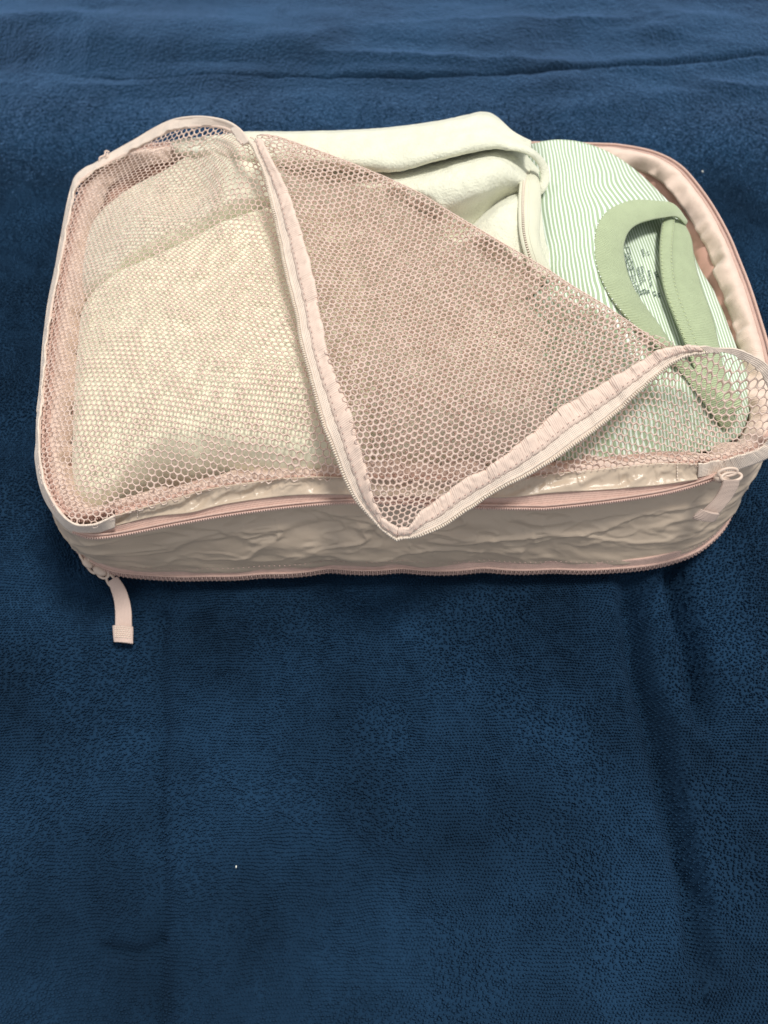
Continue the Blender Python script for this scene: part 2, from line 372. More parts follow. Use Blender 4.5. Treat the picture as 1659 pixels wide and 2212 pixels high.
# ------------------------------------------------------------------ the lid's net: two surfaces
FOLD = [(541, 302), (600, 306), (700, 338), (800, 375), (900, 420), (1000, 480), (1100, 540), (1200, 598), (1300, 662), (1400, 730), (1445, 757)]
FR = .006
zf = np.interp(np.arange(len(FOLD)), [0, 2, 5, 8, 10], [.126, .120, .116, .110, .112])
FOLDP = spline(P(np.array(FOLD)[:, 0], np.array(FOLD)[:, 1], zf), 50)
# tape edges (u, v, z): outer = teeth side, inner = net side
LEFT_OUT = [(249, 1139, .074), (214, 1149, .070), (174, 1150, .068), (142, 1138, .068), (114, 1106, .068), (91, 1062, .068), (80, 1005, .069), (78, 950, .070), (82, 890, .070), (89, 832, .070), (95, 745, .070), (106, 656, .070), (122, 576, .070), (134, 510, .070), (149, 432, .072), (162, 390, .074), (182, 369, .076), (214, 350, .078), (245, 330, .081), (293, 303, .088), (333, 279, .096), (372, 261, .103), (412, 254, .110), (452, 255, .116), (491, 264, .121), (519, 282, .125), (539, 309, .127)]
LEFT_IN = [(249, 1114, .079), (214, 1130, .079), (180, 1137, .079), (152, 1128, .079), (126, 1100, .079), (102, 1058, .079), (88, 1005, .079), (85, 950, .079), (88, 890, .079), (95, 832, .079), (101, 745, .079), (113, 656, .079), (129, 576, .079), (141, 513, .079), (156, 437, .080), (168, 398, .081), (188, 379, .083), (220, 358, .084), (252, 342, .085), (300, 318, .090), (340, 296, .096), (375, 281, .102), (412, 274, .108), (452, 272, .113), (487, 277, .118), (508, 291, .122), (524, 312, .125)]
BACK_OUT = [(539, 309, .127), (555, 336, .127), (567, 368, .126), (583, 426, .123), (602, 517, .119), (618, 596, .117), (638, 676, .115), (653, 757, .113), (670, 817, .111), (693, 906, .106), (726, 989, .098), (752, 1055, .090), (775, 1091, .086), (802, 1121, .083), (826, 1146, .081), (858, 1168, .080)]
BACK_IN = [(566, 304, .129), (587, 346, .130), (606, 378, .129), (626, 428, .127), (654, 513, .124), (672, 580, .122), (694, 695, .119), (706, 755, .117), (720, 800, .115), (746, 863, .111), (769, 939, .106), (785, 989, .101), (799, 1039, .096), (810, 1088, .090), (830, 1121, .086), (862, 1141, .084)]
SIDE_OUT = [(858, 1168, .080), (885, 1162, .081), (911, 1157, .082), (951, 1141, .083), (1000, 1111, .085), (1066, 1066, .088), (1154, 1021, .092), (1228, 974, .096), (1303, 918, .101), (1358, 870, .105), (1414, 818, .109), (1451, 787, .112), (1488, 771, .115), (1526, 762, .117)]
SIDE_IN = [(862, 1141, .084), (884, 1137, .086), (905, 1110, .088), (951, 1076, .090), (1000, 1039, .093), (1066, 1004, .096), (1154, 932, .101), (1210, 883, .104), (1265, 852, .107), (1340, 807, .111), (1377, 785, .113), (1414, 763, .115), (1455, 751, .117), (1510, 748, .119)]
RIGHT_OUT = [(1510, 748, .119), (1563, 749, .120), (1600, 755, .119), (1637, 770, .117), (1662, 792, .114), (1690, 830, .108), (1708, 880, .100), (1706, 930, .090), (1690, 962, .080), (1655, 990, .074), (1600, 1012, .072), (1563, 1022, .072), (1507, 1030, .073)]
RIGHT_IN = [(1526, 762, .117), (1558, 762, .117), (1590, 768, .116), (1619, 782, .114), (1642, 805, .111), (1660, 838, .105), (1674, 880, .098), (1674, 920, .091), (1662, 948, .084), (1637, 972, .081), (1581, 990, .080), (1545, 998, .079), (1507, 1004, .079)]
HINGE = [(249, 1114, .079), (333, 1090, .079), (452, 1056, .079), (571, 1038, .079), (650, 1031, .079), (736, 1031, .079), (870, 1036, .078), (1000, 1038, .078), (1109, 1034, .078), (1191, 1024, .078), (1303, 1012, .078), (1414, 1001, .078), (1507, 1002, .079)]
inner = [(400, 700, .105), (300, 450, .100), (250, 640, .098), (600, 830, .105), (480, 560, .106), (900, 800, .104), (760, 600, .107), (200, 880, .092), (220, 960, .090), (400, 930, .096), (560, 960, .092), (300, 1060, .082), (430, 1010, .086), (600, 1000, .086), (1100, 700, .103), (1300, 950, .087), (1200, 830, .096), (1480, 900, .090), (1550, 850, .096), (450, 400, .104), (420, 320, .103), (1000, 950, .093), (800, 960, .094), (1400, 960, .084), (1600, 880, .094), (1350, 880, .094)]
hA = TPS(np.vstack([Pl(LEFT_IN), Pl(RIGHT_IN), Pl(HINGE), Pl(inner), FOLDP[::5]-[0, 0, FR]]))
polyA = np.vstack([spline(Pl(LEFT_IN), 80), FOLDP, spline(Pl(RIGHT_IN), 60), spline(Pl(HINGE), 60)[::-1]])
polyB = np.vstack([FOLDP, spline(Pl(SIDE_IN), 60)[::-1], spline(Pl(BACK_IN), 60)[::-1]])
innerB = [(800, 600), (900, 700), (1000, 800), (900, 900), (1100, 800), (850, 1000), (1000, 650), (750, 500), (1200, 700), (800, 800), (860, 1060)]
pb = []
for i, (u, v) in enumerate(innerB):
    z = .105
    for _ in range(4):
        q = P(u, v, z); z = float(hA(q[0], q[1]))+.005
    pb.append(P(u, v, max(z, .084)))
hB = TPS(np.vstack([Pl(BACK_IN)[1:], Pl(SIDE_IN), np.array(pb), FOLDP[::5]+[0, 0, FR], ]), 2e-5)
def curl(x, y, up):
    d, vx, vy = near(x, y, FOLDP); Lh = math.pi*FR/2; m = d < Lh
    nd_ = np.where(m, FR*(1-np.cos(np.minimum(d, Lh)/FR)), d-Lh+FR)
    # move the point so that it lies nd_ from the fold
    mv = (d-nd_)*ss(.06-d, 0, .045); x2 = x+vx*mv; y2 = y+vy*mv
    dz = np.where(m, FR-FR*np.sin(np.minimum(d, Lh)/FR), 0)
    return x2, y2, -dz if up else dz
def FA(x, y):
    x2, y2, dz = curl(x, y, False); n = .0012*fbm(x2*25, y2*25, 51, 2)
    return np.stack([x2, y2, hA(x2, y2)+dz+n], -1)
def FB(x, y):
    x2, y2, dz = curl(x, y, True)
    d, _, _ = near(x2, y2, FOLDP)
    wr = .0032*fbm(x2*30+y2*14, y2*16, 52, 3)*ss(d, 0, .01)
    z = np.maximum(hB(x2, y2), hA(x2, y2)+.003)+wr
    return np.stack([x2, y2, z+dz], -1)
def net(name, Fn, poly, pitch, ang, hole, th, parent, warp, K=12):
    x0, y0 = poly[:, :2].min(0)-.01; x1, y1 = poly[:, :2].max(0)+.01
    R = math.hypot(x1-x0, y1-y0)/2; cx, cy = (x0+x1)/2, (y0+y1)/2
    n = int(R/pitch/.88)+2; i, j = np.meshgrid(np.arange(-n, n+1), np.arange(-int(n*1.16), int(n*1.16)+1), indexing='ij')
    a = (i+.5*(j % 2))*pitch; b = j*pitch*.8660254; ca, sa = math.cos(ang), math.sin(ang)
    def tow(a, b):
        b = b*.88
        a2 = a+warp*fbm(a*14, b*14, 61, 2); b2 = b+warp*fbm(a*14+5, b*14, 62, 2)
        return cx+ca*a2-sa*b2, cy+sa*a2+ca*b2
    x, y = tow(a, b); k = inpoly(x, y, poly); a = a[k]; b = b[k]
    th0 = np.arange(K)*2*math.pi/K+math.pi/6
    hexr = .5*pitch/np.cos((th0-math.pi/6) % (math.pi/3)-math.pi/6) if False else None
    # pointy-top hexagon: distance of its edge along each direction
    q = (th0 % (math.pi/3)); rr = .5*pitch/np.cos(np.minimum(q, math.pi/3-q))
    rin = hole*pitch*.5*(.62+.38*rr/(.5*pitch))
    jit = 1+.10*rng.standard_normal((len(a), 1))
    AO = a[:, None]+rr*np.cos(th0); BO = b[:, None]+rr*np.sin(th0)
    AI = a[:, None]+rin*jit*np.cos(th0); BI = b[:, None]+rin*jit*np.sin(th0)*.96
    O = Fn(*tow(AO, BO)); I = Fn(*tow(AI, BI)); e = 2e-4
    xs, ys = tow(AO, BO); Nn = np.cross(Fn(xs+e, ys)-O, Fn(xs, ys+e)-O); Nn /= np.linalg.norm(Nn, axis=-1, keepdims=True)+1e-15
    M_ = len(a); V = np.concatenate([I, O+Nn*th, O-Nn*th], 1)
    t = np.arange(K); t2 = (t+1) % K
    f = np.concatenate([np.stack([t, K+t, K+t2, t2], -1), np.stack([t2, 2*K+t2, 2*K+t, t], -1)])
    f = (f[None]+np.arange(M_)[:, None, None]*3*K).reshape(-1, 4)
    print(name, 'cells', M_)
    return mesh(name, V.reshape(-1, 3), f, m_net, parent, kind='stuff')
cube = bpy.data.objects.new('packing_cube', None); COL.objects.link(cube)
cube['label'] = 'open pink packing cube with mesh lid folded back over the clothes, on a navy towel'; cube['category'] = 'packing cube'
def part(name, parent=cube):
    o = bpy.data.objects.new(name, None); COL.objects.link(o); o.parent = parent; return o
lid = part('mesh_lid')
net('net_panel', FA, polyA, .0034, math.radians(-9), .83, .00022, lid, .004).__setitem__('label', 'single layer of pale mesh')
net('folded_net_panel', FB, polyB, .0032, math.radians(20), .71, .00030, lid, .003).__setitem__('label', 'corner of the mesh turned back over itself')
# ------------------------------------------------------------------ lid tapes
def wob(c, amp, k, s):
    c = c.copy(); t = np.arange(len(c))/len(c)*k; c[:, 2] += amp*fbm(t, t*0+s, 71, 3)*2; c[:, 0] += amp*.7*fbm(t, t*0+s+9, 72, 3); return c
def tape(name, out, inn, n, bead=True, split=.45, mt=m_lidtape, mb=m_bind, label=None, stitch=True):
    a = wob(spline(Pl(out), n), .0006, n/20, 1); b = wob(spline(Pl(inn), n), .0012, n/12, 2)
    if mb is None: split = 1.0
    t = np.linspace(0, 1, 13)[None, :, None]; G = a[:, None]*(1-t)+b[:, None]*t; N = gnormals(G)
    if N[..., 2].mean() < 0: N = -N
    e = lambda s: (a*(1-s)+b*s)
    g1 = a[:, None]*(1-t*split*1.1)+b[:, None]*t*split*1.1+N[:, :13]*.0002
    o = sheet(name, g1, mt, lid, .0009, label=label)
    if mb is not None:
        prof = (.0009*(1-(2*np.linspace(0, 1, 13)-1)**6))[None, :, None]
        g2 = e(split)[:, None]*(1-t)+e(1.02)[:, None]*t+N*(prof+.0003)
        puck = .0005*fbm(np.arange(n)[:, None]/4.+t[..., 0]*1.5, t[..., 0]*2+np.zeros((n, 1)), 73, 2)[..., None]
        sheet('binding', g2+N*puck, mb, o, .0008)
        if stitch:
            line = by_pitch(e(split+.12)+N[:, 6]*.0020, .0016)[::2]
            row('stitching', line, (.0006, .00022, .0002), m_stitch, o)
    if bead:
        line = by_pitch(e(.03), .00115); row('zipper_teeth', line, (.00045, .0011, .0009), m_pteeth, o, off=.0008)
        tube(e(.17)+N[:, 1]*.0007, .0006, mt, 'coil_cord', o, sides=6)
    return o
tape('back_edge_tape', BACK_OUT, BACK_IN, 420, label='pale zipper tape of the lid running down to the turned corner')
tape('side_edge_tape', SIDE_OUT, SIDE_IN, 420, label='pale zipper tape of the lid rising from the turned corner')
tape('left_edge_tape', LEFT_OUT, LEFT_IN, 500, bead=False, mb=None, label='narrow pale tape round the left edge of the lid')
tape('right_edge_tape', RIGHT_OUT, RIGHT_IN, 300, bead=False, mb=None, label='pale tape round the curled right edge of the lid')
ed = spline(Pl(LEFT_OUT[8:]), 300); tube(ed, .0009, m_lidtape, 'edge_piping', lid, sides=8)
ed = spline(Pl(LEFT_IN), 300); tube(ed, .0007, m_bind, 'edge_piping', lid, sides=8)
# loose thread end at the upper left of the lid
for L in ([(214, 350, .080), (216, 340, .082), (226, 335, .082), (228, 326, .083), (236, 328, .083)], [(222, 346, .080), (230, 340, .083), (232, 330, .084)]):
    tube(spline(Pl(L), 16), .0005, m_bind, 'loose_thread', lid, sides=5)
# ------------------------------------------------------------------ base of the cube
C0 = np.array([0.0, .285])
RIMPX = [(165, 1124), (300, 1098), (450, 1068), (650, 1048), (870, 1044), (1100, 1046), (1300, 1032), (1450, 1016), (1560, 1004), (1640, 975), (1676, 925), (1680, 860), (1659, 777), (1652, 747), (1633, 684), (1615, 628), (1592, 569), (1570, 517), (1537, 457), (1500, 405), (1470, 372), (1436, 350), (1395, 335), (1340, 325), (1295, 322), (1100, 318), (800, 318), (500, 316), (310, 326), (212, 368), (170, 440), (142, 560), (116, 720), (102, 860), (97, 980), (112, 1072)]
RIMZ = .074
rim = P(np.array(RIMPX)[:, 0], np.array(RIMPX)[:, 1], RIMZ)
rim = spline(rim, 900, closed=True)
ZIPPX = [(154, 1150), (170, 1190), (188, 1207), (214, 1229), (253, 1249), (293, 1257), (352, 1262), (452, 1262), (571, 1256), (713, 1244), (868, 1244), (1042, 1243), (1191, 1246), (1321, 1245), (1414, 1231), (1496, 1201), (1548, 1156), (1570, 1119), (1577, 1078)]
zp = P(np.array(ZIPPX)[:, 0], np.array(ZIPPX)[:, 1]-np.interp(np.array(ZIPPX)[:, 0], [150, 300, 1300, 1577], [2, 17, 17, 2]), .012)
def polar(p):
    a = np.arctan2(p[:, 1]-C0[1], p[:, 0]-C0[0]); r = np.hypot(p[:, 0]-C0[0], p[:, 1]-C0[1]); return a, r
NA = 1400; ANG = np.linspace(-math.pi, math.pi, NA, endpoint=False)
def pfun(p):
    a, r = polar(p); o = np.argsort(a); a, r = a[o], r[o]
    a = np.r_[a-2*math.pi, a, a+2*math.pi]; r = np.r_[r, r, r]; return np.interp(ANG, a, r)
rimR = pfun(rim)
az, rz = polar(zp); lo, hi = az.min(), az.max()
aa, ra = polar(rim); hid = (aa < lo-.12) | (aa > hi+.12)
zall = np.vstack([zp, np.c_[C0[0]+(rim[hid, 0]-C0[0])*.955, C0[1]+(rim[hid, 1]-C0[1])*.96, np.full(hid.sum(), .012)]])
zipR = pfun(zall)
kk = np.hanning(25); kk /= kk.sum(); zipR = np.convolve(np.r_[zipR[-12:], zipR, zipR[:12]], kk, 'valid')
def loop(r, z): return np.stack([C0[0]+r*np.cos(ANG), C0[1]+r*np.sin(ANG), np.broadcast_to(z, ANG.shape)], -1)
body = part('body')
# nylon side wall with creases
NT = 70; tt = np.linspace(0, 1, NT)
arc = np.r_[0, np.cumsum(np.hypot(np.diff(C0[0]+zipR*np.cos(ANG)), np.diff(C0[1]+zipR*np.sin(ANG))))]
AR = arc[:, None]; T_ = tt[None]
z0, z1 = .018, .071
wr = .0022*fbm(AR*14, T_*2.2+AR*6, 81, 4)+.0018*crease(AR*9+T_*1.2, T_*2.4-AR*4, 82)*np.sin(T_*math.pi)+.0014*crease(AR*22-T_*1.6, T_*3.0+AR*8, 83)*np.sin(T_*math.pi)+.0006*crease(AR*45+T_*2.6, T_*3.5-AR*9, 89)*np.sin(T_*math.pi)+.0010*fbm(AR*60+T_*3, T_*5, 84, 3)
RR = (zipR[:, None]-.001)*(1-T_)+(rimR[:, None]-.002)*T_+.005*np.sin(T_*math.pi)+wr
G = np.stack([C0[0]+RR*np.cos(ANG)[:, None], C0[1]+RR*np.sin(ANG)[:, None], z0+(z1-z0)*T_+0*RR], -1)
sheet('side_wall', G, m_nylon, body, .0006, closed=True, uv=np.stack([AR+0*T_, (z1-z0)*T_+0*AR], -1), label='crinkled beige nylon side wall')
# inner lining: from the rim inwards and down
Tl = np.linspace(0, 1, 26)[None]
puf = fbm(AR*45, Tl*1.5, 85, 3)
RL = rimR[:, None]-.002-(.016*Tl+.006*np.sin(Tl*math.pi))-.0030*puf*np.sin(np.minimum(1, Tl*2)*math.pi*.5)
ZL = .073-.012*Tl-.058*Tl**3+.0020*fbm(AR*50+3, Tl*2, 86, 2)*np.sin(Tl*math.pi)
G = np.stack([C0[0]+RL*np.cos(ANG)[:, None], C0[1]+RL*np.sin(ANG)[:, None], ZL], -1)
sheet('lining', G, m_lining, body, .0006, closed=True, uv=np.stack([AR+0*Tl, .07*Tl+0*AR], -1))
# gathered inner binding just inside the rim
Tb = np.linspace(0, 1, 14)[None]
pk = fbm(AR*120, Tb*.9, 87, 2)+.5*fbm(AR*38, Tb*.8, 90, 2)
RBd = rimR[:, None]-.0035-.010*Tb-.0050*pk*Tb; ZB = .0765-.005*Tb+.0034*np.sin(Tb*math.pi)+.0040*pk*Tb**.7
G = np.stack([C0[0]+RBd*np.cos(ANG)[:, None], C0[1]+RBd*np.sin(ANG)[:, None], ZB], -1)
sheet('inner_binding', G, m_bind, body, .0012, closed=True, uv=np.stack([AR+0*Tb, .01*Tb+0*AR], -1), label='puckered pink binding inside the rim')
# floor of the cube
ri = np.linspace(0.02, 1, 10)[None]
G = np.stack([C0[0]+(zipR[:, None]-.003)*ri*np.cos(ANG)[:, None], C0[1]+(zipR[:, None]-.003)*ri*np.sin(ANG)[:, None], np.broadcast_to(.0045, (NA, 10))], -1)
sheet('floor_panel', G, m_lining, body, .0008, closed=True)
# pink seam band of the lid, seen through the net behind the hinge
sb = ribbon([(u, v+2, .0772) for u, v, z in HINGE], [(u, v-24, .0745) for u, v, z in HINGE], 400, 8, .0006)
sheet('seam_band', sb, m_tape, lid, .0010)
# rim zipper (open half): tape, cord, teeth
rz_ = part('rim_zipper')
a1 = math.atan2(*(P(1530, 1012, .076)[[1, 0]]-C0[::-1])); a0 = math.atan2(*(P(235, 1118, .076)[[1, 0]]-C0[::-1]))
order = np.argsort((ANG-a1) % (2*math.pi)); order = order[((ANG[order]-a1) % (2*math.pi)) < ((a0-a1) % (2*math.pi))]
Tz = np.linspace(0, 1, 6)[None]
G = np.stack([C0[0]+(rimR[:, None]-.0045*(1-Tz)+.0005)*np.cos(ANG)[:, None], C0[1]+(rimR[:, None]-.0045*(1-Tz)+.0005)*np.sin(ANG)[:, None], .0775-.0035*Tz**2+0*rimR[:, None]], -1)
sheet('tape', G[order], m_tape, rz_, .0010)
Lp = loop(rimR-.0008, .0780)[order]; tube(Lp, .0008, m_tape, 'coil_cord', rz_, sides=6)
q = by_pitch(loop(rimR+.0012, .0752)[order], .00120)
row('teeth', q, (.00042, .0010, .0006), m_teeth, rz_)
# compression zipper round the foot: closed, two tapes and a double row of teeth
fz = part('foot_zipper')
for nm, r0, r1, za, zb in (('upper_tape', -.0025, .0010, .0215, .0150), ('lower_tape', .0008, -.0030, .0105, .0045)):
    R_ = zipR[:, None]+r0+(r1-r0)*Tz; G = np.stack([C0[0]+R_*np.cos(ANG)[:, None], C0[1]+R_*np.sin(ANG)[:, None], za+(zb-za)*Tz+.0006*fbm(AR*30, Tz, 88, 2)], -1)
    sheet(nm, G, m_tape, fz, .0011, closed=True, uv=np.stack([AR+0*Tz, .007*Tz+0*AR], -1))
for dz in (.0142, .0112):
    q = by_pitch(np.vstack([loop(zipR+.0016, dz), loop(zipR+.0016, dz)[:1]]), .00125)
    row('teeth', q, (.00045, .0011, .0011), m_teeth, fz, alt=.0002)
tube(loop(zipR+.0012, .0158), .0007, m_tape, 'seam_cord', fz, sides=6, closed=True)
tube(loop(zipR+.0006, .0092), .0007, m_tape, 'seam_cord', fz, sides=6, closed=True)
q = by_pitch(loop(zipR-.0012+.0015, .0245), .0014)[::2]; row('stitching', q, (.0006, .0002, .0002), m_stitch, fz)
# front zipper band under the hinge (open, teeth pointing down) and the gathered hinge strip
UPB = [(150, 1140, .0710), (200, 1142, .0715), (257, 1134, .0718), (333, 1114, .0718), (412, 1104, .0718), (491, 1086, .0718), (610, 1070, .0718), (713, 1066, .0718), (870, 1070, .0718), (1080, 1073, .0718), (1191, 1063, .0718), (1303, 1056, .0718), (1414, 1047, .0718), (1503, 1034, .0718), (1560, 1020, .0755)]
LOB = [(158, 1150, .0685), (194, 1162, .0685), (253, 1158, .0685), (372, 1135, .0685), (491, 1114, .0685), (610, 1098, .0685), (713, 1089, .0680), (780, 1087, .0680), (870, 1090, .0680), (1033, 1098, .0680), (1152, 1100, .0680), (1191, 1099, .0680), (1303, 1087, .0685), (1414, 1071, .0685), (1488, 1054, .0685), (1562, 1030, .0740)]
fb = part('front_zipper_band')
G = ribbon(UPB, LOB, 500, 10, .0010); sheet('tape', G, m_tape, fb, .0011)
lo_ = spline(Pl(LOB), 800); row('teeth', by_pitch(lo_, .0012), (.00042, .0009, .0009), m_teeth, fb)
q = spline(Pl([(u, v-8, z+.0015) for u, v, z in LOB]), 300); tube(q, .0006, m_tape, 'coil_cord', fb, sides=6)
HS2 = [(249, 1136, .0725), (333, 1116, .0725), (412, 1107, .0725), (491, 1088, .0725), (610, 1072, .0725), (713, 1068, .0725), (870, 1072, .0725), (1080, 1075, .0725), (1191, 1065, .0725), (1303, 1058, .0725), (1414, 1049, .0725), (1507, 1036, .0725)]
G = ribbon(HINGE, HS2, 700, 18, .0016)
s_ = np.linspace(0, 1, 700)[:, None]; c_ = np.linspace(0, 1, 18)[None]
G = G+gnormals(G)*((.0040*fbm(s_*26+c_*.9, c_*.8, 91, 2)+.0006*ridge(s_*40, c_*1.1, 92))*np.sin(c_*math.pi))[..., None]*(1 if gnormals(G)[..., 2].mean() > 0 else -1)
sheet('hinge_strip', G, m_nylon, lid, .0006, label='gathered beige nylon strip along the lid hinge')
for fr_ in (.04, .965):
    k = int(699*fr_); row('stitching', spline(G[k, 2:-2]+[0, 0, .0012], 6), (.0007, .0003, .0003), m_lidtape, lid)
row('stitching', by_pitch(spline(Pl(HINGE), 300)+[0, -.001, .0008], .0016)[::2], (.0006, .0002, .0002), m_stitch, lid)
# ------------------------------------------------------------------ sliders and pulls
def ringloop(cx, cy, z, rx, ry, r, name, parent, tilt=0, rot=0, zt=0):
    a = np.linspace(0, 2*math.pi, 33)[:-1]; c = P(cx, cy, z)
    x = rx*np.cos(a); y = ry*np.sin(a); X2 = x*math.cos(rot)-y*math.sin(rot); Y2 = x*math.sin(rot)+y*math.cos(rot)
    p = c+np.stack([X2, Y2*math.cos(tilt), Y2*math.sin(tilt)], -1)
    return tube(p, r, m_slider, name, parent, sides=8, closed=True)
def strap(e1, e2, name, parent, m, th=.0014, stitchrow=True):
    G = ribbon(e1, e2, 90, 14, .0004); o = sheet(name, G, m, parent, th); return o, G
m_pull = mat('pull_webbing', (.70, .53, .46), .65, .3, bump=[('rib_u', 1500, .5), ('rib_v', 1300, .4)])
def slider_body(u, v, z, rot, parent):
    c = P(u, v, z); V0, F0 = blob(1, 1, 1, 12)
    R = np.array([[math.cos(rot), -math.sin(rot), 0], [math.sin(rot), math.cos(rot), 0], [0, 0, 1]])
    o = mesh('slider_body', c+(V0*[.0048, .0032, .0024])@R.T, F0, m_slider, parent); return o
# left pull, hanging from the foot zipper onto the towel
lp = part('left_zipper_pull')
slider_body(216, 1232, .013, -.5, lp)
slider_body(190, 1214, .014, -.9, lp)
ringloop(222, 1238, .012, .0034, .0026, .0008, 'slider_bridge', lp, .6, -.6)
ringloop(199, 1222, .013, .0046, .0024, .0009, 'slider_bridge', lp, .5, -1.0)
ringloop(182, 1200, .017, .0044, .0020, .0008, 'slider_bridge', lp, .5, -1.1)
ringloop(240, 1254, .010, .0040, .0020, .0008, 'pull_ring', lp, .2, -1.0)
e1 = [(235, 1256, .010), (241, 1275, .0085), (247, 1295, .0068), (250, 1320, .0052), (250, 1350, .0045), (249, 1385, .0042)]
e2 = [(254, 1246, .010), (268, 1265, .0095), (278, 1290, .0078), (284, 1320, .0060), (285, 1350, .0050), (286, 1390, .0045)]
strap(e1, e2, 'webbing_tab', lp, m_pull)
e1b = [(246, 1352, .0062), (247, 1370, .0062), (249, 1387, .0058)]; e2b = [(287, 1355, .0066), (287, 1372, .0066), (287, 1391, .0062)]
sl = ribbon(e1b, e2b, 30, 12, .0014); sheet('tab_end', sl, m_pull, lp, .0022)
for k in (5, 12, 19): row('stitching', spline(sl[k, 1:-1]+[0, 0, .0013], 14), (.0006, .0003, .0003), m_pteeth, lp, alt=.0006)
m_rpull = mat('shaded_pull_webbing', (.50, .385, .33), .65, .2, bump=[('rib_u', 1500, .5), ('rib_v', 1300, .4)])  # same webbing as the left pull, with this strap's shade put into the colour
# right pull, on the front zipper band
rp = part('right_zipper_pull')
slider_body(1560, 1030, .0765, .25, rp)
ringloop(1572, 1020, .080, .0046, .0020, .0008, 'slider_bridge', rp, .9, .15)
ringloop(1580, 1030, .079, .0050, .0022, .0008, 'pull_ring', rp, .3, .1)
e1 = [(1562, 1036, .0790), (1557, 1052, .0765), (1546, 1072, .073), (1530, 1090, .070), (1512, 1107, .0665)]
e2 = [(1596, 1036, .0790), (1592, 1052, .0765), (1580, 1074, .073), (1563, 1096, .070), (1545, 1115, .0665)]
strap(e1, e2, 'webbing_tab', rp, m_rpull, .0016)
e1 = [(1514, 1100, .0690), (1500, 1112, .0665), (1497, 1118, .0650)]; e2 = [(1552, 1108, .0690), (1546, 1118, .0665), (1541, 1124, .0650)]
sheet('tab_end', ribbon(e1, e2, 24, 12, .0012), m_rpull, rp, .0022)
# ------------------------------------------------------------------ clothes
def under(p, clr=.0035):
    """keep a garment just below the net where the net lies over it"""
    k = inpoly(p[..., 0], p[..., 1], polyA); z = hA(p[..., 0], p[..., 1])+.0012*fbm(p[..., 0]*25, p[..., 1]*25, 51, 2)-clr
    p = p.copy(); p[..., 2] = np.where(k, np.minimum(p[..., 2], z), p[..., 2]); return p
def lidn(x, y): return hA(x, y)+.0012*fbm(x*25, y*25, 51, 2)
def pad(name, outline, ztop, zbot, mt, parent, rad=.02, n=260, m=60, amp=.0015, seed=0, fine=.0004, **k):
    o = spline(Pl([(u, v, ztop-.008) for u, v in outline]), n, closed=True)[:, :2]; c = o.mean(0)
    s = np.linspace(0, 1, m)[None, :, None]**.8; xy = c+(o[:, None]-c)*s
    d = np.linalg.norm(o[:, None]-xy, axis=-1); q = np.clip(1-d/rad, 0, 1)
    x, y = xy[..., 0], xy[..., 1]; k_ = inpoly(x, y, polyA); ztop = np.where(k_, np.minimum(ztop, lidn(x, y)-.0040), ztop)
    z = zbot+(ztop-zbot)*np.sqrt(np.maximum(0, 1-q**2.2)); z = z+amp*fbm(x*22, y*22, seed, 3)+fine*fbm(x*300, y*300, seed+5, 2)
    G = under(np.stack([x, y, np.maximum(z, zbot)], -1), .0022)
    return sheet(name, G, mt, parent, .0006, closed=True, **k)
def garment(name, label, cat):
    o = bpy.data.objects.new(name, None); COL.objects.link(o); o['label'] = label; o['category'] = cat; return o
def fuzz(G, a=.0004, s=0, sc=300): 
    G = G.copy(); G[..., 2] += a*fbm(G[..., 0]*sc, G[..., 1]*sc, 100+s, 3); return G
jk = garment('fleece_jacket', 'cream fleece jacket with a zip, folded at the back of the packing cube', 'jacket')
ft = garment('folded_top', 'plain cream folded top showing through the mesh at the front left', 'folded top')
sh = garment('striped_shirt', 'green and white striped shirt with a green neckband, at the right', 'shirt')
pad('body', [(86, 1000), (88, 880), (94, 780), (106, 680), (126, 604), (194, 560), (288, 530), (400, 490), (500, 458), (600, 432), (700, 424), (790, 480), (830, 620), (840, 780), (830, 900), (790, 985), (700, 1000), (600, 1004), (520, 995), (450, 985), (380, 992), (320, 985), (270, 1006), (230, 1022), (160, 1066), (104, 1056)], .104, .030, m_knit, ft, rad=.018, amp=.0008, seed=201, fine=.0001)
pad('sleeve', [(130, 580), (122, 500), (140, 432), (180, 392), (236, 350), (310, 320), (420, 300), (520, 305), (620, 345), (670, 440), (580, 462), (450, 498), (335, 533), (255, 560), (205, 590)], .107, .035, m_fleece, jk, rad=.013, seed=202, label='rounded cream fold under the mesh')
pad('body', [(600, 400), (760, 420), (900, 440), (1050, 500), (1180, 590), (1240, 700), (1250, 820), (1230, 930), (1100, 965), (950, 975), (820, 980), (760, 900), (740, 700), (640, 500)], .104, .028, m_fleece, jk, rad=.03, seed=203)
